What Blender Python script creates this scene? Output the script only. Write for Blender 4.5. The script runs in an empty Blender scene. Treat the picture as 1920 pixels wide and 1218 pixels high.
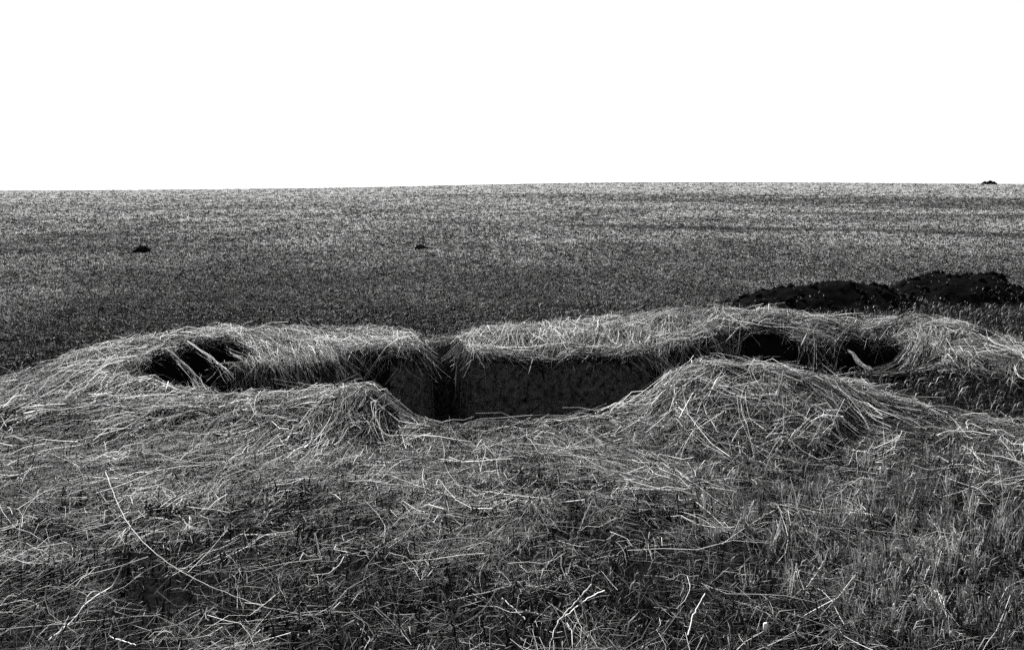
import bpy, math
import numpy as np
R = math.radians
C = bpy.context.scene.collection
SC = bpy.context.scene

# ------------------------------------------------------------------ camera, sky, sun, exposure
FPX = 2059.0          # focal length in photo pixels (photo 1920 x 1218)
CAM_H = 1.70
PITCH = math.atan((609 - 340) / FPX)
cam = bpy.data.cameras.new('camera')
cam.sensor_width = 36.0
cam.lens = FPX / 1920 * 36.0
cam.clip_end = 4000
camo = bpy.data.objects.new('camera', cam)
C.objects.link(camo)
camo.location = (0, 0, CAM_H)
from mathutils import Euler, Matrix
rot = Euler((R(90) - PITCH, 0, 0)).to_matrix() @ Matrix.Rotation(R(-0.35), 3, 'Z')
camo.rotation_euler = rot.to_euler()
SC.camera = camo

SUN_EL, SUN_AZ = 37.0, -12.0      # azimuth from +Y (view direction), negative = to the left
world = bpy.data.worlds.new('World')
SC.world = world
world.use_nodes = True
nt = world.node_tree
for n in list(nt.nodes):
    nt.nodes.remove(n)
sky = nt.nodes.new('ShaderNodeTexSky')
sky.sky_type = 'NISHITA'
sky.sun_disc = False
sky.sun_elevation = R(SUN_EL)
sky.sun_rotation = R(SUN_AZ)
sky.dust_density = 0.6
sky.air_density = 1.0
bw = nt.nodes.new('ShaderNodeRGBToBW')
bg = nt.nodes.new('ShaderNodeBackground')
bg.inputs['Strength'].default_value = 0.05
wo = nt.nodes.new('ShaderNodeOutputWorld')
nt.links.new(sky.outputs[0], bw.inputs[0])
nt.links.new(bw.outputs[0], bg.inputs[0])
nt.links.new(bg.outputs[0], wo.inputs[0])

sun = bpy.data.lights.new('sun', 'SUN')
sun.energy = 5.0
sun.angle = R(0.6)
sun.color = (1.0, 0.995, 0.985)
suno = bpy.data.objects.new('sun', sun)
C.objects.link(suno)
# light travels from the sun: direction to the sun = (sin az cos el, cos az cos el, sin el)
from mathutils import Vector
tosun = Vector((math.sin(R(SUN_AZ)) * math.cos(R(SUN_EL)), math.cos(R(SUN_AZ)) * math.cos(R(SUN_EL)), math.sin(R(SUN_EL))))
suno.rotation_euler = tosun.to_track_quat('Z', 'Y').to_euler()

SC.view_settings.view_transform = 'Standard'
SC.view_settings.look = 'None'
SC.view_settings.gamma = 1.0
SC.view_settings.use_curve_mapping = False
SC.view_settings.exposure = 1.5
SC.cycles.max_bounces = 5
SC.cycles.diffuse_bounces = 1
SC.cycles.transmission_bounces = 2
SC.cycles.use_denoising = False

rng = np.random.default_rng(7)

# ------------------------------------------------------------------ geometry helpers
_rm = np.array(rot)


def G(px, py, z=0.0):
    """world point where the photo pixel's ray meets the height z"""
    d = _rm @ np.array([(px - 960) / FPX, (609 - py) / FPX, -1.0])
    t = (z - CAM_H) / d[2]
    return np.array([d[0] * t, d[1] * t, z])


def Gv(px, py, z=0.0):
    d = np.stack([(px - 960) / FPX, (609 - py) / FPX, -np.ones_like(px)], -1) @ _rm.T
    t = (z - CAM_H) / d[:, 2]
    return d[:, 0] * t, d[:, 1] * t


def sstep(a, b, x):
    t = np.clip((x - a) / (b - a), 0, 1)
    return t * t * (3 - 2 * t)


def hash2(i, j, seed):
    h = (i.astype(np.int64) * 374761393 + j.astype(np.int64) * 668265263 + seed * 1442695041) & 0x7fffffff
    h = ((h ^ (h >> 13)) * 1274126177) & 0x7fffffff
    return ((h ^ (h >> 16)) & 0xffff) / 65535.0


def vnoise(x, y, scale, seed=0):
    x = x * scale
    y = y * scale
    i = np.floor(x)
    j = np.floor(y)
    fx = x - i
    fy = y - j
    fx = fx * fx * (3 - 2 * fx)
    fy = fy * fy * (3 - 2 * fy)
    a = hash2(i, j, seed)
    b = hash2(i + 1, j, seed)
    c = hash2(i, j + 1, seed)
    d = hash2(i + 1, j + 1, seed)
    return (a * (1 - fx) + b * fx) * (1 - fy) + (c * (1 - fx) + d * fx) * fy


def fbm(x, y, scale, seed=0, octv=4):
    s = 0
    a = 0.5
    for k in range(octv):
        s = s + a * vnoise(x, y, scale * 2 ** k, seed + k * 17)
        a *= 0.5
    return s


def polydist(x, y, pts):
    """distance to a polyline, plus height and width interpolated along it; pts rows: x y h w"""
    best = np.full(x.shape, 1e9)
    hh = np.zeros(x.shape)
    ww = np.ones(x.shape)
    for a, b in zip(pts[:-1], pts[1:]):
        ax, ay, bx, by = a[0], a[1], b[0], b[1]
        L = (bx - ax) ** 2 + (by - ay) ** 2 + 1e-9
        t = np.clip(((x - ax) * (bx - ax) + (y - ay) * (by - ay)) / L, 0, 1)
        d = np.hypot(x - ax - t * (bx - ax), y - ay - t * (by - ay))
        m = d < best
        best = np.where(m, d, best)
        hh = np.where(m, a[2] + t * (b[2] - a[2]), hh)
        ww = np.where(m, a[3] + t * (b[3] - a[3]), ww)
    return best, hh, ww


def polysd(x, y, poly):
    """signed distance to a polygon, negative inside"""
    ins = np.zeros(x.shape, bool)
    best = np.full(x.shape, 1e9)
    n = len(poly)
    for k in range(n):
        ax, ay = poly[k]
        bx, by = poly[(k + 1) % n]
        L = (bx - ax) ** 2 + (by - ay) ** 2 + 1e-9
        t = np.clip(((x - ax) * (bx - ax) + (y - ay) * (by - ay)) / L, 0, 1)
        best = np.minimum(best, np.hypot(x - ax - t * (bx - ax), y - ay - t * (by - ay)))
        cr = ((ay > y) != (by > y)) & (x < (bx - ax) * (y - ay) / (by - ay + 1e-12) + ax)
        ins ^= cr
    return np.where(ins, -best, best)


# ------------------------------------------------------------------ the plan of the earthwork
def ridge(*rows, sink=.06):      # px, py, height of the straw's top, half width; the earth stays below by the thickness of the straw
    out = []
    for px, py, z, w in rows:
        p = G(px, py, z)
        out.append((p[0], p[1], max(z - sink, .02), w))
    return out


RIDGES = {
    'near_left': ridge((150, 752, .17, .50), (240, 752, .18, .45), (330, 752, .18, .42), (430, 747, .19, .42), (560, 737, .23, .45),
                       (650, 723, .32, .46), (700, 725, .32, .42), (745, 757, .20, .36), (795, 783, .12, .34), (870, 790, .09, .40), sink=.075),
    'near_right': ridge((870, 790, .09, .42), (980, 782, .10, .45), (1130, 761, .15, .55), (1240, 714, .30, .66), (1300, 685, .42, .78),
                        (1360, 673, .46, .84), (1430, 680, .43, .84), (1510, 697, .37, .78), (1590, 718, .29, .68), (1670, 752, .19, .58), (1750, 800, .08, .50), sink=.095),
    'rear_left': ridge((-120, 790, .08, .5), (0, 738, .16, .5), (100, 692, .27, .52), (200, 655, .35, .52), (300, 632, .39, .52), (400, 620, .40, .55),
                       (500, 618, .37, .55), (600, 620, .33, .52), (700, 622, .30, .48), (772, 628, .26, .34)),
    'rear_middle': ridge((872, 640, .20, .36), (930, 616, .27, .52), (1030, 608, .29, .58), (1140, 604, .31, .6), (1240, 590, .35, .6),
                         (1340, 580, .40, .55), (1440, 584, .38, .50), (1510, 600, .31, .45)),
    'rear_right': ridge((1510, 602, .30, .45), (1600, 602, .30, .42), (1700, 602, .32, .44), (1790, 606, .33, .46), (1850, 630, .27, .42),
                        (1920, 672, .18, .40), (1990, 720, .08, .4)),
}


def g2(px, py, z):
    p = G(px, py, z)
    return (p[0], p[1])


PIT = [g2(705, 727, .31), g2(745, 760, .19), g2(795, 786, .115), g2(870, 793, .085), g2(980, 785, .095), g2(1130, 764, .145), g2(1235, 716, .29), g2(1262, 702, .20),
       g2(1240, 691, .03), g2(1150, 690, .03), g2(1000, 687, .03), g2(892, 687, .03), g2(790, 692, .03), g2(715, 697, .03), g2(672, 708, .06)]
SLOT = [g2(772, 735, 0), g2(892, 735, 0), g2(886, 690, 0), g2(874, 660, .05), g2(850, 640, .1), g2(812, 640, .1), g2(790, 664, .05), g2(790, 690, 0)]
LEFT_TRENCH = [(*g2(285, 752, 0), .08, .18), (*g2(350, 751, 0), .20, .25), (*g2(450, 750, 0), .22, .25), (*g2(560, 746, 0), .24, .25), (*g2(650, 731, 0), .34, .22), (*g2(715, 711, 0), .60, .20)]
RIGHT_TRENCH = [(*g2(1260, 700, 0), .22, .22), (*g2(1400, 680, 0), .08, .24), (*g2(1520, 688, 0), .12, .24), (*g2(1640, 696, 0), .26, .26), (*g2(1730, 700, 0), .16, .18)]
# bare hollows dug into the inner slopes
HOLLOWS = [(G(322, 704, .16), .20, .20), (G(392, 682, .20), .25, .24), (G(425, 700, .12), .20, .20), (G(1640, 668, .10), .36, .30), (G(1690, 714, 0), .22, .12), (G(1855, 652, .14), .14, .08),
           (G(1440, 660, .1), .3, .05), (G(590, 645, .2), .12, .06)]


def height_parts(x, y):
    base = 0.05 * (fbm(x, y, 0.35, 3, 3) - 0.45) + 0.02 * (fbm(x, y, 2.2, 11, 3) - 0.45)
    base = base * sstep(0, 6, np.hypot(x * 0, y)) 
    far = sstep(90, 330, y)
    base = base + far * (1.7 * np.exp(-((x - 45) / 95.0) ** 2) - 0.7) - 4 * sstep(420, 700, y)
    base = base + sstep(30, 90, y) * 0.25 * (fbm(x, y, 0.03, 5, 3) - .45)
    hs = {}
    for k, pts in RIDGES.items():
        wx = 0.10 * (fbm(x, y, 1.6, 21, 2) - .4)
        wy = 0.10 * (fbm(x, y, 1.6, 31, 2) - .4)
        d, h, w = polydist(x + wx, y + wy, pts)
        if k.startswith('rear'):        # the inner slopes of the rear banks run out gently
            c = np.array(sorted(pts))
            w = w * (1 + (1.25 if k == 'rear_left' else .7) * sstep(-.15, .25, np.interp(x, c[:, 0], c[:, 1]) - y))
        h = h * (0.90 + 0.22 * fbm(x, y, 2.5, 9, 3))
        hs[k] = h * np.exp(-(d / w) ** 2)
    return base, hs


def terrain(x, y, full=False):
    base, hs = height_parts(x, y)
    p = 5.0
    s = sum(np.maximum(v, 0) ** p for v in hs.values()) ** (1 / p)
    # soft lumps of piled straw on the banks
    s = s * (1 + 0.28 * (fbm(x, y, 3.3, 41, 3) - 0.45))
    z = base + s
    for pts in (LEFT_TRENCH, RIGHT_TRENCH):
        d, h, w = polydist(x, y, pts)
        k = 1 - sstep(w * 0.55, w * 1.35, d)
        z = z - k * (h + np.maximum(z, 0) * .6)
    for c, r, dep in HOLLOWS:
        d = np.hypot(x - c[0], (y - c[1]) * 0.9) + 0.05 * (fbm(x, y, 6, 51, 2) - .4)
        z = z - dep * (1 - sstep(r * 0.6, r * 1.1, d))
    jag = 0.10 * (fbm(x, y, 6.0, 61, 4) - .45) + .16 * (fbm(x, y, 1.7, 65, 2) - .4)
    sd = polysd(x, y, PIT) + jag
    sl = polysd(x, y, SLOT) + jag * 1.6
    q_ = np.clip(.5 + (sl - sd) / .36, 0, 1)
    pitd = sl * (1 - q_) + sd * q_ - .18 * q_ * (1 - q_)     # rounded where the slot meets the pit
    k = sstep(0.0, -0.14, pitd) if False else 1 - sstep(-0.13, 0.0, pitd)
    floor = -1.25 + 0.08 * fbm(x, y, 3, 71, 3)
    z = z * (1 - k) + floor * k
    if full:
        return z, hs, k, pitd
    return z


# one tensor grid, fine round the earthwork and coarser outwards to the horizon
def axis(lo, hi, step, ext_lo, ext_hi, g=1.10):
    a = list(np.arange(lo, hi + 1e-6, step))
    s = step
    v = a[-1]
    up = []
    while v < ext_hi:
        s = min(s * g, 25)
        v += s
        up.append(v)
    s = step
    v = a[0]
    dn = []
    while v > ext_lo:
        s = min(s * g, 25)
        v -= s
        dn.append(v)
    return np.array(dn[::-1] + a + up)


XS = axis(-4.6, 6.0, 0.03, -500, 500)
YS = axis(5.4, 13.0, 0.03, -6, 700)
GX, GY = np.meshgrid(XS, YS, indexing='ij')
GZ, HS, KP, PD = terrain(GX, GY, True)
PGX, PGY = np.gradient(PD, XS, YS)


def tz(x, y):
    """terrain height by bilinear lookup"""
    i = np.clip(np.searchsorted(XS, x) - 1, 0, len(XS) - 2)
    j = np.clip(np.searchsorted(YS, y) - 1, 0, len(YS) - 2)
    u = np.clip((x - XS[i]) / (XS[i + 1] - XS[i]), 0, 1)
    v = np.clip((y - YS[j]) / (YS[j + 1] - YS[j]), 0, 1)
    return (GZ[i, j] * (1 - u) + GZ[i + 1, j] * u) * (1 - v) + (GZ[i, j + 1] * (1 - u) + GZ[i + 1, j + 1] * u) * v


def lookup(A, x, y):
    i = np.clip(np.searchsorted(XS, x) - 1, 0, len(XS) - 2)
    j = np.clip(np.searchsorted(YS, y) - 1, 0, len(YS) - 2)
    return A[i, j]


# ------------------------------------------------------------------ materials
def mat(name):
    m = bpy.data.materials.new(name)
    m.use_nodes = True
    t = m.node_tree
    b = t.nodes['Principled BSDF']
    return m, t, b


def grey(v):
    return (v, v, v, 1)


def ramp(t, src, stops):
    r = t.nodes.new('ShaderNodeValToRGB')
    el = r.color_ramp.elements
    el[0].position, el[0].color = stops[0][0], grey(stops[0][1])
    el[1].position, el[1].color = stops[-1][0], grey(stops[-1][1])
    for p, v in stops[1:-1]:
        e = el.new(p)
        e.color = grey(v)
    t.links.new(src, r.inputs[0])
    return r


def noise(t, scale, detail=4, vec=None, rough=.55):
    n = t.nodes.new('ShaderNodeTexNoise')
    n.inputs['Scale'].default_value = scale
    n.inputs['Detail'].default_value = detail
    n.inputs['Roughness'].default_value = rough
    if vec is not None:
        t.links.new(vec, n.inputs['Vector'])
    return n


def coords(t):
    return t.nodes.new('ShaderNodeTexCoord').outputs['Object']


def mat_soil(name, lo, hi, scale, bump=.6, dist=.03, at=(.12, .42)):
    m, t, b = mat(name)
    co = coords(t)
    n = noise(t, scale, 8, co, .65)
    n2 = noise(t, scale * 6, 5, co, .7)
    mix = t.nodes.new('ShaderNodeMath')
    mix.operation = 'MULTIPLY'
    t.links.new(n.outputs['Fac'], mix.inputs[0])
    t.links.new(n2.outputs['Fac'], mix.inputs[1])
    r = ramp(t, mix.outputs[0], [(at[0], lo), (at[1], hi)])
    t.links.new(r.outputs[0], b.inputs['Base Color'])
    b.inputs['Roughness'].default_value = .95
    b.inputs['Specular IOR Level'].default_value = 0
    bp = t.nodes.new('ShaderNodeBump')
    bp.inputs['Strength'].default_value = bump
    bp.inputs['Distance'].default_value = dist
    t.links.new(mix.outputs[0], bp.inputs['Height'])
    t.links.new(bp.outputs[0], b.inputs['Normal'])
    return m


def mat_field():
    """soil close by, closing to a dry sward of pale and dark grass further out over the plain"""
    m, t, b = mat('field')
    co = coords(t)
    n1 = noise(t, 26, 6, co, .7)
    n2 = noise(t, 3.0, 8, co, .75)
    n3 = noise(t, .25, 5, co, .6)
    soil = ramp(t, n1.outputs['Fac'], [(.35, .002), (.65, .012)])
    swd = t.nodes.new('ShaderNodeMath')
    swd.operation = 'MULTIPLY'
    t.links.new(n2.outputs['Fac'], swd.inputs[0])
    t.links.new(n3.outputs['Fac'], swd.inputs[1])
    sward = ramp(t, swd.outputs[0], [(.14, .02), (.25, .14), (.36, .5)])
    geo = t.nodes.new('ShaderNodeAttribute')
    geo.attribute_name = 'sward'
    mx = t.nodes.new('ShaderNodeMix')
    mx.data_type = 'RGBA'
    t.links.new(geo.outputs['Fac'], mx.inputs[0])
    t.links.new(soil.outputs[0], mx.inputs[6])
    t.links.new(sward.outputs[0], mx.inputs[7])
    t.links.new(mx.outputs[2], b.inputs['Base Color'])
    b.inputs['Roughness'].default_value = 1
    b.inputs['Specular IOR Level'].default_value = 0
    bp = t.nodes.new('ShaderNodeBump')
    bp.inputs['Strength'].default_value = .5
    bp.inputs['Distance'].default_value = .03
    t.links.new(n1.outputs['Fac'], bp.inputs['Height'])
    t.links.new(bp.outputs[0], b.inputs['Normal'])
    return m


def mat_strand(name, lo, hi, gam=1.0, transl=.25, spec=.25):
    m, t, b = mat(name)
    a = t.nodes.new('ShaderNodeAttribute')
    a.attribute_name = 'tone'
    p = t.nodes.new('ShaderNodeMath')
    p.operation = 'POWER'
    p.inputs[1].default_value = gam
    t.links.new(a.outputs['Fac'], p.inputs[0])
    r = ramp(t, p.outputs[0], [(0, lo), (1, hi)])
    t.links.new(r.outputs[0], b.inputs['Base Color'])
    b.inputs['Roughness'].default_value = .55
    b.inputs['Specular IOR Level'].default_value = spec
    if transl > 0:
        tr = t.nodes.new('ShaderNodeBsdfTranslucent')
        t.links.new(r.outputs[0], tr.inputs[0])
        ms = t.nodes.new('ShaderNodeMixShader')
        ms.inputs[0].default_value = transl
        t.links.new(b.outputs[0], ms.inputs[1])
        t.links.new(tr.outputs[0], ms.inputs[2])
        t.links.new(ms.outputs[0], t.nodes['Material Output'].inputs['Surface'])
    return m


M_FIELD = mat_field()
M_BANK = mat_soil('bank_earth', .002, .012, 14)
M_PIT = mat_soil('pit_earth', .002, .42, 22, 1.0, .09, (.17, .40))
M_MOUND = mat_soil('dug_earth', .001, .012, 9, 1.0)
M_STRAW = mat_strand('straw', .0015, .90, 6.5)
M_GRASS = mat_strand('grass_blades', .0015, .14, 3.0, .2)
M_FAR = mat_strand('dry_grass', .003, .62, 1.9, .3)
M_STUB = mat_strand('stubble', .006, .75, 1.8, .2)
M_STALK = mat_strand('pale_stalk', .1, .85, 1, .1)
M_TWIG = mat_strand('dark_twig', .008, .02, 1, 0)


# ------------------------------------------------------------------ mesh building
def build(name, verts, faces, material, parent=None, tone=None, smooth=False, attr='tone'):
    """verts (V,3); faces (F,n) of one size"""
    me = bpy.data.meshes.new(name)
    V, (F, n) = len(verts), faces.shape
    me.vertices.add(V)
    me.vertices.foreach_set('co', np.ascontiguousarray(verts, np.float32).ravel())
    me.loops.add(F * n)
    me.loops.foreach_set('vertex_index', np.ascontiguousarray(faces, np.int32).ravel())
    me.polygons.add(F)
    me.polygons.foreach_set('loop_start', np.arange(0, F * n, n, dtype=np.int32))
    me.polygons.foreach_set('loop_total', np.full(F, n, np.int32))
    if smooth:
        me.polygons.foreach_set('use_smooth', np.ones(F, bool))
    if tone is not None:
        a = me.attributes.new(attr, 'FLOAT', 'POINT')
        a.data.foreach_set('value', np.ascontiguousarray(tone, np.float32))
    me.update(calc_edges=True)
    me.materials.append(material)
    o = bpy.data.objects.new(name, me)
    C.objects.link(o)
    if parent is not None:
        o.parent = parent
        o.matrix_parent_inverse = Matrix.Translation(-parent.location)
    return o


def tag(o, label=None, cat=None, group=None, kind=None):
    if label:
        o['label'] = label
    if cat:
        o['category'] = cat
    if group:
        o['group'] = group
    if kind:
        o['kind'] = kind
    return o


def empty(name, loc):
    o = bpy.data.objects.new(name, None)
    C.objects.link(o)
    o.location = loc
    o.empty_display_size = .2
    return o


def prisms(P, W):
    """three-sided tapering stems along centre lines P (N,K,3) with radii W (N,K)"""
    N, K, _ = P.shape
    T = np.empty_like(P)
    T[:, 1:-1] = P[:, 2:] - P[:, :-2]
    T[:, 0] = P[:, 1] - P[:, 0]
    T[:, -1] = P[:, -1] - P[:, -2]
    T /= np.linalg.norm(T, axis=2, keepdims=True) + 1e-9
    up = np.zeros_like(T)
    up[..., 2] = 1
    vert = np.abs(T[..., 2]) > .85
    up[vert] = (1, 0, 0)
    S = np.cross(T, up)
    S /= np.linalg.norm(S, axis=2, keepdims=True) + 1e-9
    U = np.cross(S, T)
    ph = rng.uniform(0, 2 * math.pi, (N, 1, 1))
    V = np.empty((N, K, 3, 3))
    for c in range(3):
        a = ph + c * 2 * math.pi / 3
        V[:, :, c] = P + (S * np.cos(a) + U * np.sin(a)) * W[..., None]
    idx = np.arange(N * K * 3).reshape(N, K, 3)
    f = []
    for c in range(3):
        d = (c + 1) % 3
        f.append(np.stack([idx[:, :-1, c], idx[:, :-1, d], idx[:, 1:, d], idx[:, 1:, c]], -1).reshape(-1, 4))
    return V.reshape(-1, 3), np.concatenate(f)


def blades(x, y, z, h, w, lean, tone):
    """upright flat leaf blades: two segments, folded over at the tip"""
    N = len(x)
    az = rng.uniform(0, 2 * math.pi, N)
    la = rng.uniform(0, 2 * math.pi, N)
    sx, sy = np.cos(az) * w / 2, np.sin(az) * w / 2
    lx, ly = np.cos(la) * lean * h, np.sin(la) * lean * h
    V = np.empty((N, 5, 3))
    V[:, 0] = np.stack([x - sx, y - sy, z - .01], -1)
    V[:, 1] = np.stack([x + sx, y + sy, z - .01], -1)
    mx, my, mz = x + lx * .35, y + ly * .35, z + h * .62
    V[:, 2] = np.stack([mx + sx * .8, my + sy * .8, mz], -1)
    V[:, 3] = np.stack([mx - sx * .8, my - sy * .8, mz], -1)
    V[:, 4] = np.stack([x + lx, y + ly, z + h * np.clip(1.05 - lean * .35, .4, 1)], -1)
    i = np.arange(N)[:, None] * 5
    tri = np.concatenate([i + [0, 1, 2], i + [0, 2, 3], i + [3, 2, 4]], 0)
    return V.reshape(-1, 3), tri, np.repeat(tone, 5)


# ------------------------------------------------------------------ ground, banks and pit
nx, ny = GX.shape
vid = np.arange(nx * ny).reshape(nx, ny)
Q = np.stack([vid[:-1, :-1], vid[1:, :-1], vid[1:, 1:], vid[:-1, 1:]], -1).reshape(-1, 4)
names = list(RIDGES)
Hst = np.stack([HS[k] for k in names])
mid = lambda A: (A[:-1, :-1] + A[1:, 1:]) / 2
owner = np.argmax(np.stack([mid(h) for h in Hst]), 0)
hmax = np.max(np.stack([mid(h) for h in Hst]), 0)
kp = mid(KP)
who = np.where(kp > .015, 50, np.where(hmax > .07, owner, 99)).ravel()
ALLV = np.stack([GX, GY, GZ], -1).reshape(-1, 3)
SWARD = np.clip(np.log(np.maximum(GY, 9) / 9) / 3, 0, 1).ravel()


def patch(sel, name, material, parent=None, origin=None, attr=None):
    q = Q[sel]
    used, inv = np.unique(q.ravel(), return_inverse=True)
    v = ALLV[used]
    return build(name, v, inv.reshape(-1, 4), material, parent, tone=(SWARD[used] if attr else None), smooth=True, attr='sward')


ground = patch(who == 99, 'ground', M_FIELD, attr=True)
tag(ground, kind='structure')
pit = patch(who == 50, 'dugout_pit', M_PIT)
tag(pit, 'deep dark round pit with a bare earth wall and a black slot at its back', 'pit')

BANK_LABEL = {
    'near_left': 'low straw covered bank along the near left of the pit, ending in a tufted lump',
    'near_right': 'broadest and tallest straw heaped mound, rising at the near right edge of the dark pit',
    'rear_left': 'long curved straw covered bank behind the left trench, bare dark hollows in its inner slope',
    'rear_middle': 'pale straw covered bank directly behind the central pit, straw hanging down its inner face',
    'rear_right': 'straw covered bank at the far right ringing a dark hollow crossed by ropes of straw',
}
BANK = {}
for k, nm in enumerate(names):
    pts = np.array(RIDGES[nm])
    c = pts[len(pts) // 2]
    e = empty('straw_bank', (c[0], c[1], 0))
    tag(e, BANK_LABEL[nm], 'straw bank', 'straw covered banks round the dugout')
    patch(who == k, 'earth_core', M_BANK, e)
    BANK[nm] = e

# ------------------------------------------------------------------ lie of the straw: screen slope (degrees) and scatter at places on the ground
LIE = [  # px, py, z, angle, spread
    (60, 760, .1, 32, 20), (140, 700, .25, 28, 16), (260, 650, .36, 22, 18), (380, 625, .4, 8, 22), (520, 622, .36, 0, 20), (650, 625, .3, -8, 20),
    (330, 690, .2, -34, 16), (450, 680, .2, -24, 14), (560, 680, .15, -22, 14), (560, 655, .2, -20, 14), (660, 680, .1, -24, 16), (640, 655, .2, -22, 14), (740, 660, .1, -28, 18),
    (60, 860, 0, 20, 25), (200, 800, .08, 34, 22), (330, 800, .1, 30, 24), (450, 800, .1, 28, 26), (430, 750, .2, 8, 16), (560, 760, .15, 18, 26),
    (630, 735, .3, 12, 22), (700, 745, .28, -42, 18), (760, 780, .1, -35, 22), (660, 800, .08, 50, 45), (760, 850, 0, 60, 50), (850, 840, 0, 60, 55), (960, 830, 0, -40, 45),
    (870, 795, .09, 2, 14), (1000, 785, .1, 6, 12), (1130, 765, .14, 16, 12), (1240, 715, .3, 30, 12), (1330, 680, .44, 10, 16), (1420, 690, .42, -8, 16),
    (1560, 720, .3, -24, 14), (1660, 770, .15, -34, 16), (1300, 770, .2, -14, 24), (1430, 790, .2, -18, 24), (1560, 810, .1, -28, 22), (1130, 840, .02, -30, 40),
    (1250, 880, 0, -10, 40), (1450, 880, 0, 10, 30), (1640, 870, 0, 0, 28), (1760, 870, 0, 26, 18), (1890, 835, 0, 26, 18),
    (980, 640, .2, 62, 35), (1080, 640, .2, 58, 35), (1200, 640, .2, 50, 30), (1340, 590, .4, 4, 18), (1200, 590, .37, 8, 18), (1320, 640, .2, 30, 30), (900, 660, .1, 50, 40),
    (1600, 604, .3, -2, 14), (1780, 606, .33, -4, 20), (1860, 640, .25, -35, 20), (1740, 650, .2, 60, 30),
    (150, 1000, 0, 10, 40), (500, 950, 0, 12, 40), (900, 950, 0, 4, 45), (1300, 960, 0, 4, 40), (300, 1150, 0, 15, 60), (800, 1150, 0, 20, 45), (1300, 1120, 0, 25, 50), (1700, 1000, 0, 10, 50),
]
LP = np.array([[*G(a, b, c)[:2], d, e] for a, b, c, d, e in LIE])


def straw_dirs(x, y):
    wsum = 0
    cx = 0
    sx = 0
    sp = 0
    for lx, ly, ang, spr in LP:
        w = 1 / (((x - lx) ** 2 + ((y - ly) * 1.0) ** 2) + .02) ** 1.6
        a = R(ang)
        cx = cx + w * math.cos(2 * a)
        sx = sx + w * math.sin(2 * a)
        sp = sp + w * spr
        wsum = wsum + w
    a = np.arctan2(sx, cx) / 2
    swirl = (fbm(x, y, 2.2, 81, 2) - .37) * 1.5 + (fbm(x, y, 7, 85, 2) - .37) * 1.6
    a = a + swirl + rng.normal(0, 1, len(x)) * np.radians(sp / wsum) * np.where(rng.random(len(x)) < .3, 2.3, .9)
    d = np.stack([np.cos(a), np.sin(a) / .34], -1)
    # along the lip of the pit the straw lies with the edge
    pd = lookup(PD, x, y)
    tx, ty = -lookup(PGY, x, y), lookup(PGX, x, y)
    w = ((pd < .16) & (rng.random(len(x)) < .75))[:, None]
    tn_ = np.stack([tx, ty], -1) + rng.normal(0, .22, (len(x), 2))
    d = np.where(w, tn_, d)
    d /= np.linalg.norm(d, axis=1, keepdims=True) + 1e-9
    return d * np.where(rng.random(len(x)) < .5, -1, 1)[:, None]


def scatter(n, x0, x1, y0, y1, dens):
    x = rng.uniform(x0, x1, n)
    y = rng.uniform(y0, y1, n)
    keep = rng.random(n) < dens(x, y)
    return x[keep], y[keep]


def lay_straw(x, y, length, width, lift, K=4, wisp=None, bend=.45, tonemul=1.0):
    """stems that lie on the ground following its shape, sagging over edges"""
    N = len(x)
    d = straw_dirs(x, y)
    if wisp is not None:            # stems of one wisp lie together
        d = d[wisp] + rng.normal(0, .13, (N, 2))
        d /= np.linalg.norm(d, axis=1, keepdims=True)
    s = np.linspace(-.5, .5, K)
    cur = rng.normal(0, bend, N)
    if wisp is not None:
        cur = cur[wisp] + rng.normal(0, .1, N)
    px = x[:, None] + s * length[:, None] * d[:, :1] - (s ** 2 * cur[:, None] * length[:, None]) * d[:, 1:]
    py = y[:, None] + s * length[:, None] * d[:, 1:] + (s ** 2 * cur[:, None] * length[:, None]) * d[:, :1]
    base = tz(px.ravel(), py.ravel()).reshape(N, K)
    off = lift[:, None] * rng.uniform(.15, 1, N)[:, None] + rng.normal(0, .3, (N, K)) * lift[:, None] * .5
    tilt = rng.normal(0, .10, N)
    z = base + np.maximum(off, .002) + np.maximum(tilt[:, None] * s * length[:, None], -.015)
    # stems are stiff: they cannot drop steeply into the pit
    m = K // 2
    for i in list(range(m, K)):
        j = i - 1
        ds = length / (K - 1)
        z[:, i] = np.maximum(z[:, i], z[:, j] - ds * .75)
    for i in range(m - 2, -1, -1):
        ds = length / (K - 1)
        z[:, i] = np.maximum(z[:, i], z[:, i + 1] - ds * .75)
    P = np.stack([px, py, z], -1)
    bare = hollow_mask(px, py).max(1)
    keep = rng.random(N) > .94 * sstep(.3, .8, bare)
    keep &= lookup(PD, px, py).min(1) > rng.uniform(-.20, -.03, N)
    P, width, N = P[keep], width[keep], int(keep.sum())
    tap = np.linspace(1, .45, K)
    W = (width[:, None] / 2) * tap
    V, F = prisms(P, W)
    c = fbm(P[:, 0, 0], P[:, 0, 1], 5.0, 161, 3)
    tone = np.clip(rng.random(N) ** (1 / tonemul) * (.55 + 1.0 * c) * tonemul, 0, 1)
    return V, F, np.repeat(tone, K * 3)


KPIT = KP
HMAX = Hst.max(0)
TRD = np.minimum(polydist(GX, GY, LEFT_TRENCH)[0], polydist(GX, GY, RIGHT_TRENCH)[0])


OWN = np.argmax(Hst, 0)
_rl = np.array(sorted(RIDGES['rear_left']))
CRESTY = np.interp(GX, _rl[:, 0], _rl[:, 1])


def hollow_mask(x, y):
    m = np.zeros(x.shape)
    for c, r, dep in HOLLOWS:
        d = np.hypot(x - c[0], (y - c[1]) * .9)
        m = np.maximum(m, 1 - sstep(r * .75, r * 1.05, d))
    return m


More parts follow.
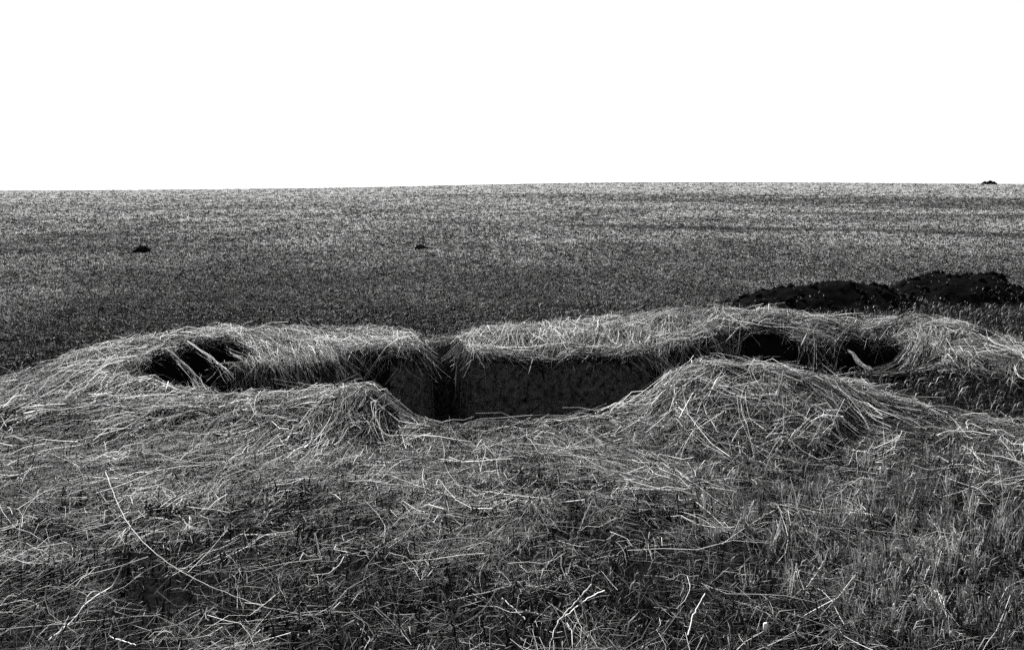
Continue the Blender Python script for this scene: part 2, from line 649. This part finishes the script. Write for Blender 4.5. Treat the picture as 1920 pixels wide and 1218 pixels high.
def bank_density(x, y):
    h = lookup(HMAX, x, y)
    k = lookup(KPIT, x, y)
    tr = lookup(TRD, x, y)
    c = fbm(x, y, 4.0, 91, 3)
    inner = (lookup(OWN, x, y) == 2) & (y < lookup(CRESTY, x, y) - .12)
    lip = 1 - sstep(.02, .16, lookup(PD, x, y))
    dn = sstep(.26, .50, c + .10 * sstep(.1, .3, h)) * np.where(inner, .9, 1) * (1 - .6 * sstep(4.2, 4.8, x) * (y > 8.5))
    dn = np.maximum(dn, lip)
    return np.maximum(sstep(.03, .12, h), .9 * lip) * (k < .05) * (.75 + .25 * sstep(.12, .3, tr)) * (1 - .93 * hollow_mask(x, y)) * dn




def wisps(x, y, lo, hi, jit):
    m = rng.integers(lo, hi, len(x))
    first = np.repeat(np.cumsum(m) - m, m)
    n = int(m.sum())
    return np.repeat(x, m) + rng.normal(0, jit, n), np.repeat(y, m) + rng.normal(0, jit * 1.6, n), first


# straw covering each bank is a part of that bank
bx, by = scatter(360000, -4.8, 6.2, 5.4, 12.6, bank_density)
own = np.argmax(np.stack([lookup(HS[k], bx, by) for k in names]), 0)
wx0, wy0 = scatter(9500, -4.8, 6.2, 5.4, 12.6, bank_density)
wown = np.argmax(np.stack([lookup(HS[k], wx0, wy0) for k in names]), 0)
for k, nm in enumerate(names):
    s = own == k
    x, y = bx[s], by[s]
    n = len(x)
    L = rng.gamma(5, .06, n).clip(.10, .75)
    w = rng.gamma(3, .0011, n).clip(.0016, .009)
    V, F, T = lay_straw(x, y, L, w, np.full(n, .075))
    x, y, first = wisps(wx0[wown == k], wy0[wown == k], 3, 12, .022)
    n = len(x)
    V2, F2, T2 = lay_straw(x, y, rng.gamma(9, .055, n).clip(.2, 1.0), rng.gamma(6, .0006, n).clip(.0016, .006), np.full(n, .11), 5, first, .28, 1.35)
    o = build('straw_cover', np.concatenate([V, V2]), np.concatenate([F, F2 + len(V)]), M_STRAW, BANK[nm], np.concatenate([T, T2]))
    tag(o, kind='stuff')

# loose straw strewn over the near ground
BAND = [(*g2(1620, 892, .03), 0, 1), (*g2(1760, 862, .05), 0, 1), (*g2(1960, 826, .05), 0, 1)]


def front_density(x, y):
    h = lookup(HMAX, x, y)
    k = lookup(KPIT, x, y)
    c = .35 * fbm(x, y, 2.2, 101, 3) + .65 * fbm(x, y, 6.0, 103, 3)
    right = sstep(.8, 2.2, x - (6.2 - y) * .3) * (1 - sstep(5.6, 6.6, y))
    bd, _, _ = polydist(x, y, BAND)
    c = c + .22 * (1 - sstep(.12, .45, bd))
    gap = sstep(.25, .33, fbm(x, y, 6.5, 171, 2))
    return (1 - sstep(.03, .12, h)) * (k < .05) * np.maximum(.1 + .9 * gap, .1) * np.maximum(.13, sstep(.39, .60, c + .24 * sstep(4.6, 6.8, y))) * (1 - .6 * right) * (1 - sstep(7.6, 8.6, y + .25 * np.abs(x - .5)))


x, y = scatter(230000, -4.6, 5.0, 2.9, 8.6, front_density)
n = len(x)
V, F, T = lay_straw(x, y, rng.gamma(2.4, .07, n).clip(.04, .7), rng.gamma(2.2, .0009, n).clip(.0009, .007) * (.55 + .45 * sstep(4, 6.5, y)), np.full(n, .07))
x, y = scatter(4200, -4.6, 5.0, 2.9, 8.6, front_density)
x, y, first = wisps(x, y, 2, 8, .02)
n = len(x)
V2, F2, T2 = lay_straw(x, y, rng.gamma(7, .055, n).clip(.12, .8), rng.gamma(6, .0005, n).clip(.0012, .005) * (.6 + .4 * sstep(4, 6.5, y)), np.full(n, .09), 5, first, .3, 1.3)
V, F, T = np.concatenate([V, V2]), np.concatenate([F, F2 + len(V)]), np.concatenate([T, T2])
tag(build('straw', V, F, M_STRAW, None, T), 'loose pale straw strewn thickly over the near ground', 'straw', kind='stuff')


# ------------------------------------------------------------------ grass and stubble
def near_grass_density(x, y):
    h = lookup(HMAX, x, y)
    k = lookup(KPIT, x, y)
    tr = lookup(TRD, x, y)
    return (k < .05) * (1 - .85 * sstep(.05, .14, h)) * (.35 + .65 * sstep(.3, .55, fbm(x, y, 1.4, 111, 4)))


x, y = scatter(330000, -6, 8.5, 2.9, 15, near_grass_density)
n = len(x)
tn = np.clip(rng.beta(1.2, 2.6, n) * (.5 + fbm(x, y, .9, 121, 3)), 0, 1)
V, F, T = blades(x, y, tz(x, y), rng.gamma(5, .013, n).clip(.02, .18), rng.uniform(.004, .010, n), rng.uniform(.1, 1.3, n), tn)
tag(build('grass', V, F, M_GRASS, None, T), 'short dark grass growing between the straw and round the banks', 'grass', kind='stuff')

# dry grass of the plain, in tufts, out to the horizon
nt_ = 300000
px = rng.uniform(-400, 2320, nt_)
q = rng.random(nt_)
py = 345.5 + (640 - 345.5) * q ** 1.12
x, y = Gv(px, py, 0)
ok = (y > 9) & (y < 470) & (np.abs(x) < 330)
x, y = x[ok], y[ok]
h = lookup(HMAX, x, y)
k = lookup(KPIT, x, y)
ex = ((x - 5.6) / 2.9) ** 2 + ((y - 14.2) / 2.3) ** 2
ok = (h < .05) & (k < .05) & (rng.random(len(x)) > .84 * (1 - sstep(.55, 1.2, ex + .9 * (fbm(x, y, 1.5, 181, 3) - .45))))
x, y = x[ok], y[ok]
n = len(x)
patchy = fbm(x, y * .5, .35, 131, 4)
streak = fbm(x * .05, y * .35, 1.0, 133, 3)
STRIPS = [([(960, 367), (1300, 370), (1600, 376), (1960, 383)], 22.0, .55), ([(1100, 424), (1400, 429), (1700, 434), (1960, 446)], 1.6, .5), ([(1500, 400), (1960, 408)], 3.0, .35)]
dark = np.ones(n)
for pts_, hw, amt in STRIPS:        # darker strips across the plain, ploughed or trodden
    dd, _, _ = polydist(x, y, [(*g2(a, b, 0), 0, 1) for a, b in pts_])
    dark *= 1 - amt * (1 - sstep(hw * .4, hw, dd))
dry_hazed = .52 + .30 * np.log(y / 9) + .5 * sstep(60, 260, y)      # haze painted into the tone: darker round the dugout, paler towards the horizon
tuft_t = np.clip(rng.beta(.5, .75, n) * (.25 + 1.1 * patchy + .5 * streak) * dark * dry_hazed, 0, 1)
NB = 5
rad = .010 + .0007 * y
X = np.repeat(x, NB) + rng.normal(0, 1, n * NB) * np.repeat(rad, NB)
Y = np.repeat(y, NB) + rng.normal(0, 1, n * NB) * np.repeat(rad, NB) * 1.5
Ht = np.repeat((.025 + .0007 * y).clip(0, .2), NB) * rng.uniform(.5, 1.3, n * NB)
Wd = np.repeat(.005 + .0005 * y, NB) * rng.uniform(.6, 1.4, n * NB)
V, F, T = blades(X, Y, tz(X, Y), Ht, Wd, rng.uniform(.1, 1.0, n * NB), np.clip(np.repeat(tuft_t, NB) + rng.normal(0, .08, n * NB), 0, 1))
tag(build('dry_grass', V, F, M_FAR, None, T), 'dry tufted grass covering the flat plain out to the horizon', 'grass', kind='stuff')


# upright stubble in the near right corner
def stub_density(x, y):
    d = sstep(.3, 1.5, x - (5.8 - y) * .25) * (1 - sstep(5.4, 6.5, y - .1 * x))
    return d * (.25 + .75 * sstep(.3, .55, fbm(x, y, 2.2, 141, 3)))


x, y = scatter(4600, 0, 4.8, 2.8, 6.9, stub_density)
m = rng.integers(4, 14, len(x))
h0 = rng.gamma(7, .017, len(x)).clip(.05, .24)
t0 = rng.random(len(x))
nb = 9
xx = np.repeat(x, nb) + rng.normal(0, .016, nb * len(x))
yy = np.repeat(y, nb) + rng.normal(0, .016, nb * len(x))
V, F, T = blades(xx, yy, tz(xx, yy) + np.repeat(h0, nb) * rng.uniform(0, .6, len(xx)), np.repeat(h0, nb) * rng.uniform(.15, .45, len(xx)), rng.uniform(.003, .007, len(xx)), rng.uniform(.4, 1.5, len(xx)), np.repeat(t0, nb) * rng.uniform(.4, 1, len(xx)))
tag(build('weeds', V, F, M_STUB, None, T), 'low bushy weed leaves among the stubble in the near right corner', 'weeds', kind='stuff')
ch = np.repeat(h0, m)
cl = np.repeat(rng.normal(0, .12, (len(x), 2)), m, 0)
ct = np.repeat(t0, m)
x, y = np.repeat(x, m), np.repeat(y, m)
n = len(x)
x = x + rng.normal(0, .013, n)
y = y + rng.normal(0, .013, n)
hh = ch * rng.uniform(.35, 1.1, n)
ln = cl + rng.normal(0, .13, (n, 2))
K = 3
s = np.linspace(0, 1, K)
P = np.stack([x[:, None] + ln[:, :1] * hh[:, None] * s ** 1.4, y[:, None] + ln[:, 1:] * hh[:, None] * s ** 1.4, tz(x, y)[:, None] - .01 + hh[:, None] * s], -1)
V, F = prisms(P, (rng.uniform(.0012, .0032, n)[:, None]) * np.linspace(1, .6, K))
tag(build('stubble', V, F, M_STUB, None, np.repeat(np.clip(.35 * rng.random(n) + .75 * ct, 0, 1), K * 3)), 'upright cut stubble standing in the near right corner', 'stubble', kind='stuff')


# ------------------------------------------------------------------ dug earth mounds beyond the bank
def heap(name, cx, cy, rx, ry, hgt, seed, material, label, cat, group=None, skew=0.0, rough=.5, res=70, clods=420, csize=.036, sprigs=0):
    u = np.linspace(-1.25, 1.25, res)
    A, B = np.meshgrid(u, u, indexing='ij')
    x, y = cx + A * rx, cy + B * ry
    r = np.hypot(A - skew * (1 - B * B) * .2, B) + .28 * (fbm(x, y, 1.9 / max(rx, .3), seed, 3) - .45)
    prof = np.clip(1 - r * r, 0, 1) ** 1.35
    prof = prof * (1 + rough * (fbm(x, y, 3.2 / max(rx, .3), seed + 5, 4) - .45)) + rough * .16 * (fbm(x, y, 9 / max(rx, .3), seed + 9, 3) - .45) * (prof > 0.02)
    z = tz(x.ravel(), y.ravel()).reshape(x.shape) - .03 + hgt * prof
    v = np.stack([x, y, z], -1).reshape(-1, 3)
    i = np.arange(res * res).reshape(res, res)
    q = np.stack([i[:-1, :-1], i[1:, :-1], i[1:, 1:], i[:-1, 1:]], -1).reshape(-1, 4)
    zz = prof.ravel()
    q = q[(zz[q] > .004).any(1)]
    # clods lying on the heap, in the same mesh: little lumpy octahedra
    n = clods
    a = rng.uniform(0, 2 * math.pi, n)
    rr = np.sqrt(rng.random(n)) * 1.1
    ccx, ccy = cx + rr * np.cos(a) * rx, cy + rr * np.sin(a) * ry
    gi = np.clip(((ccx - cx) / rx + 1.25) / 2.5 * (res - 1), 0, res - 1).astype(int)
    gj = np.clip(((ccy - cy) / ry + 1.25) / 2.5 * (res - 1), 0, res - 1).astype(int)
    cz = np.maximum(z[gi, gj], tz(ccx, ccy))
    sz = rng.gamma(3, csize / 3, n).clip(.012, csize * 2.5)
    o8 = np.array([(1, 0, 0), (0, 1, 0), (-1, 0, 0), (0, -1, 0), (0, 0, 1), (0, 0, -1)], float)
    cv = np.stack([ccx, ccy, cz], -1)[:, None] + o8[None] * sz[:, None, None] * rng.uniform(.6, 1.3, (n, 6, 1)) * np.array([1, 1, .75])
    t8 = np.array([(0, 1, 4), (1, 2, 4), (2, 3, 4), (3, 0, 4), (1, 0, 5), (2, 1, 5), (3, 2, 5), (0, 3, 5)])
    cf = (t8[None] + (np.arange(n) * 6)[:, None, None]).reshape(-1, 3) + len(v)
    tri = np.concatenate([q[:, [0, 1, 2]], q[:, [0, 2, 3]], cf])
    allv = np.concatenate([v, cv.reshape(-1, 3)])
    used, inv = np.unique(tri.ravel(), return_inverse=True)
    o = build(name, allv[used], inv.reshape(-1, 3), material)
    tag(o, label, cat, group)
    if sprigs:      # blades of grass standing up through the soil and along its foot
        a = rng.uniform(0, 2 * math.pi, sprigs)
        rr = np.sqrt(rng.random(sprigs)) * 1.15
        bx_, by_ = cx + rr * np.cos(a) * rx, cy + rr * np.sin(a) * ry
        gi = np.clip(((bx_ - cx) / rx + 1.25) / 2.5 * (res - 1), 0, res - 1).astype(int)
        gj = np.clip(((by_ - cy) / ry + 1.25) / 2.5 * (res - 1), 0, res - 1).astype(int)
        keep = rng.random(sprigs) < .12 + sstep(.30, .5, fbm(bx_, by_, 2.5, seed + 3, 3)) * sstep(.15, 1.0, rr)
        bx_, by_, bz_ = bx_[keep], by_[keep], np.maximum(z[gi, gj], tz(bx_, by_))[keep]
        k = len(bx_)
        V, F, T = blades(bx_, by_, bz_, rng.uniform(.015, .05, k), rng.uniform(.005, .012, k), rng.uniform(.3, 1.4, k), rng.random(k) * .75)
        tag(build('grass_sprigs', V, F, M_FAR, o, T), kind='stuff')
    return o


p = G(1530, 592, 0)
heap('earth_mound', p[0] + .12, p[1] + .9, 1.6, .9, .35, 201, M_MOUND, 'black mound of dug earth with a pointed top behind the straw bank', 'earth mound', 'mounds of dug earth', skew=.9, rough=.55, sprigs=1900)
p = G(1800, 585, 0)
heap('earth_mound', p[0] + .5, p[1] + 1.3, 1.35, 1.1, .40, 211, M_MOUND, 'black mound of dug earth with a broad rounded top, the farther of the two', 'earth mound', 'mounds of dug earth', skew=-.3, rough=.55, sprigs=1900)
p = G(1900, 566, 0)
heap('earth_spill', p[0] + .3, p[1] + .2, 1.5, 1.5, .16, 221, M_MOUND, 'low spread of dark loose soil beside the rounded earth mound', 'loose soil', clods=260, sprigs=1800)
p = G(265, 474, 0)
heap('earth_clod', p[0], p[1], .28, .3, .19, 231, M_MOUND, 'larger black clod of earth out on the plain at left', 'clod', 'clods of earth out on the plain', res=40, clods=60, csize=.03)
p = G(790, 467, 0)
heap('earth_clod', p[0], p[1], .26, .3, .14, 241, M_MOUND, 'smaller dark clod of earth out on the plain beyond the pit', 'clod', 'clods of earth out on the plain', res=40, clods=50, csize=.025)
p = G(1848, 352, 0)
heap('hay_heap', 250 * (1848 - 960) / FPX, 250, 1.9, 1.8, .65, 251, M_MOUND, 'low dark heap alone on the horizon at the far right', 'heap', res=40, clods=100, csize=.25)


# ------------------------------------------------------------------ ropes and bundles of straw over the right hollow
def curve_pts(pts, K):
    pts = np.array(pts, float)
    d = np.r_[0, np.cumsum(np.linalg.norm(np.diff(pts, axis=0), axis=1))]
    t = np.linspace(0, d[-1], K)
    # Catmull-like smoothing by interpolating then averaging
    out = np.stack([np.interp(t, d, pts[:, i]) for i in range(3)], -1)
    for _ in range(2):
        out[1:-1] = (out[:-2] + 2 * out[1:-1] + out[2:]) / 4
    return out


def bundle(path, n, radius, parent, spread=False):
    K = 9
    base = curve_pts(path, K)
    off = rng.normal(0, radius, (n, 1, 3)) + rng.normal(0, radius * .3, (n, K, 3))
    off = off * np.linspace(.7, 2.2, K)[None, :, None] * (1.7 if spread else 1)
    off[..., 2] = np.abs(off[..., 2]) * .6
    sh = rng.normal(0, .006, (n, 1, 3))
    base = base + np.cumsum(rng.normal(0, .008, base.shape), 0)
    P = base[None] + off + sh
    V, F = prisms(P, np.tile(rng.uniform(.0014, .003, n)[:, None], (1, K)))
    o = build('straw_bundle', V, F, M_STRAW, parent, np.repeat(np.clip(rng.random(n) * .6 + .25, 0, 1), K * 3))
    return o


BUNDLES = [
    ([(1722, 612, .30), (1712, 640, .20), (1705, 660, .13), (1685, 682, .06), (1655, 697, .02), (1615, 704, 0)], 26, .014),
    ([(1735, 625, .28), (1728, 655, .18), (1716, 680, .08), (1695, 703, .0)], 24, .014),
    ([(1588, 660, .12), (1612, 680, .07), (1640, 702, .02)], 9, .005),
    ([(1630, 622, .24), (1670, 620, .26), (1705, 606, .32), (1720, 598, .37)], 26, .010),
    ([(1610, 703, .0), (1660, 706, .0), (1720, 706, .0), (1780, 704, .02)], 36, .012),
    ([(1770, 622, .3), (1765, 650, .2), (1745, 680, .08), (1735, 700, 0)], 30, .016),
    ([(1790, 665, .15), (1800, 690, .06), (1806, 704, .02)], 18, .010),
    ([(1740, 660, .15), (1765, 685, .06), (1795, 703, .0)], 18, .010),
]
LEFT_BUNDLES = [
    ([(305, 652, .36), (340, 676, .27), (366, 712, .15), (386, 742, .08)], 18, .018),
    ([(415, 640, .34), (440, 668, .24), (468, 700, .12), (500, 720, .05)], 16, .02),
    ([(345, 640, .38), (372, 660, .32), (398, 690, .22), (410, 716, .14)], 6, .012),
]
for bank, (path, n, r) in [('rear_right', q) for q in BUNDLES] + [('rear_left', q) for q in LEFT_BUNDLES]:
    pts = [G(*q) for q in path]
    pts = [np.array([a[0], a[1], max(a[2], tz(a[:1], a[1:2])[0] + .02)]) for a in pts]
    bundle(pts, n, r, BANK[bank], bank == 'rear_right')


# ------------------------------------------------------------------ single long stalks one can pick out
def stalk(name, path, radius, label, cat, lift=.03, material=None, tone=.55, branches=(), group='long single stalks on the straw'):
    def one(path, radius):
        pts = []
        for q in path:
            px_, py_ = q[0], q[1]
            up_ = q[2] if len(q) > 2 else lift
            z = 0.0
            for _ in range(6):
                a = G(px_, py_, z)
                z = float(tz(a[:1], a[1:2])[0]) + up_
            a = G(px_, py_, z)
            pts.append(a)
        K = max(8, 5 * len(path))
        P = curve_pts(pts, K)
        P += rng.normal(0, .0015, P.shape)
        sgn = np.linspace(1, .6, K) * radius
        knots = 1 + .35 * (rng.random(K) < .18)
        return prisms(P[None], (sgn * knots)[None])
    V, F = one(path, radius)
    for br in branches:
        v2, f2 = one(br, radius * .7)
        F = np.concatenate([F, f2 + len(V)])
        V = np.concatenate([V, v2])
    o = build(name, V, F, material or M_STALK, None, np.full(len(V), tone))
    tag(o, label, cat, group)
    return o


stalk('stalk', [(198, 884, .10), (213, 925, .10), (235, 975, .09), (262, 1010, .08), (300, 1045, .07), (345, 1075, .06), (410, 1105, .06), (480, 1132, .05), (545, 1150, .05), (587, 1152, .03)],
      .0019, 'longest thin pale stem, arching down from the left bank across the lower left grass', 'stalk')
stalk('stalk', [(590, 998, .16), (597, 1030, .09), (608, 1068, .0)], .0042, 'short pale stalk standing upright beyond the end of the long arching stem', 'stalk')
stalk('stalk', [(465, 1213), (475, 1190), (500, 1172), (540, 1163), (568, 1161)], .003, 'pale hooked stem curling over at the bottom edge, below the long arching stem', 'stalk')
stalk('twig', [(80, 1208, .02), (140, 1160, .05), (158, 1132, .08), (185, 1115, .09), (212, 1098, .10), (228, 1062, .16)], .0035, 'pale forked twig rising at the lower left, several side shoots', 'twig',
      branches=[[(158, 1132, .08), (178, 1128, .08), (192, 1133, .06)], [(163, 1118, .08), (172, 1108, .08), (185, 1108, .07)], [(197, 1107, .09), (200, 1118, .06)]])
stalk('twig', [(213, 1153, .10), (210, 1175, .06), (202, 1193, .03), (225, 1199, .02), (254, 1208, .01)], .004, 'pale twig bent into an elbow at the bottom left', 'twig')
stalk('twig', [(60, 872, .10), (46, 892, .08), (40, 908, .06), (33, 920, .04), (0, 932, .02)], .005, 'black crooked twig lying on the straw at the left edge', 'twig', material=M_TWIG)
stalk('stalk', [(942, 1120), (960, 1138), (986, 1161)], .004, 'straight pale stalk slanting down to the right at the bottom centre', 'stalk')
stalk('stalk', [(985, 1143), (1010, 1151), (1036, 1157)], .0032, 'short pale stalk lying almost level at the bottom centre', 'stalk')
stalk('stalk', [(1108, 1095, .10), (1080, 1128, .07), (1048, 1160, .06), (1036, 1190, .04), (1028, 1217, .02)], .0034, 'thick pale stalk kinked downward near the bottom edge, centre right', 'stalk')
stalk('stalk', [(1135, 1106, .09), (1100, 1122, .07), (1058, 1156, .04)], .0035, 'pale stalk lying just right of the thick kinked stalk', 'stalk')
stalk('stalk', [(830, 1128, .02), (920, 1108, .04), (985, 1088, .06)], .0032, 'long pale stalk lying level, leftmost of the pair above the bottom centre', 'stalk')
stalk('stalk', [(965, 1113, .04), (1010, 1100, .06), (1052, 1088, .08), (1090, 1089, .07), (1128, 1098, .04)], .0024, 'long pale stalk arched over the bottom centre, its right end bent down', 'stalk')
stalk('stalk', [(1400, 1014, .16), (1406, 1034, .09), (1413, 1056, .02)], .005, 'thick short stub standing by itself among the low straw at right', 'stalk')
stalk('stalk', [(1110, 937, .16), (1098, 965, .10), (1082, 1006, .01)], .0035, 'pale stalk leaning right, standing on open ground below the pit', 'stalk')
stalk('stalk', [(1290, 1190, .1), (1300, 1150, .12), (1322, 1112, .14)], .0035, 'pale stalk leaning right amid the first stubble, under the level straws', 'stalk')
stalk('stalk', [(1200, 1110, .05), (1280, 1106, .05), (1380, 1100, .06), (1500, 1092, .07), (1602, 1085, .09)], .0015, 'long straight straw lying level across the stubble, its right end free', 'stalk')
stalk('stalk', [(1620, 1110, .05), (1720, 1105, .05), (1800, 1098, .06), (1880, 1090, .06), (1940, 1086, .06)], .0015, 'long straight straw running level off the right edge through the stubble', 'stalk')
stalk('stalk', [(-20, 1180, .03), (130, 1167, .04), (220, 1158, .05), (300, 1151, .05)], .0014, 'long thin straw lying level at the bottom left corner', 'stalk')
stalk('stalk', [(385, 1172, .04), (470, 1163, .04), (560, 1154, .05), (640, 1146, .05)], .0014, 'long thin straw lying level under the tail of the arching stem', 'stalk')
stalk('stalk', [(292, 960, .14), (288, 985, .06), (284, 1003, .01)], .004, 'short pale seed stalk standing to the right of the long arching stem', 'stalk')
stalk('stalk', [(317, 990, .12), (319, 1020, .06), (320, 1046, .01)], .003, 'thin upright pale stalk, left one of a close pair inside the arching stem', 'stalk')
stalk('stalk', [(341, 1012, .10), (337, 1030, .05), (333, 1045, .01)], .0035, 'thin upright pale stalk, right one of a close pair inside the arching stem', 'stalk')
stalk('stalk', [(1545, 1052, .2), (1530, 1078, .12), (1512, 1100, .05)], .0045, 'thick stalk leaning right, its foot touching the level straw in the stubble', 'stalk')
stalk('stalk', [(1620, 580, .10), (1655, 570, .12), (1700, 590, .02)], .004, 'pale stem sticking up behind the far right bank', 'stalk') if False else None

c = G(1436, 1163, .12)
cz = tz(c[:1], c[1:2])[0] + .10
o = .7 * np.array([(-.010, 0, -.02), (.008, .004, -.022), (.013, .002, .018), (.006, 0, .026), (-.008, .003, .02), (-.010, 0, -.02)])
vv = np.concatenate([o[:5], o[:5] + (0, .012, 0)]) + (c[0], c[1], cz)
tr = [(0, 1, 2), (0, 2, 3), (0, 3, 4), (5, 7, 6), (5, 8, 7), (5, 9, 8)]
for i in range(5):
    j = (i + 1) % 5
    tr += [(i, i + 5, j + 5), (i, j + 5, j)]
tag(build('husk', vv, np.array(tr), M_STALK, None, np.full(10, .8)), 'small white husk caught in the stubble near the bottom edge', 'husk')
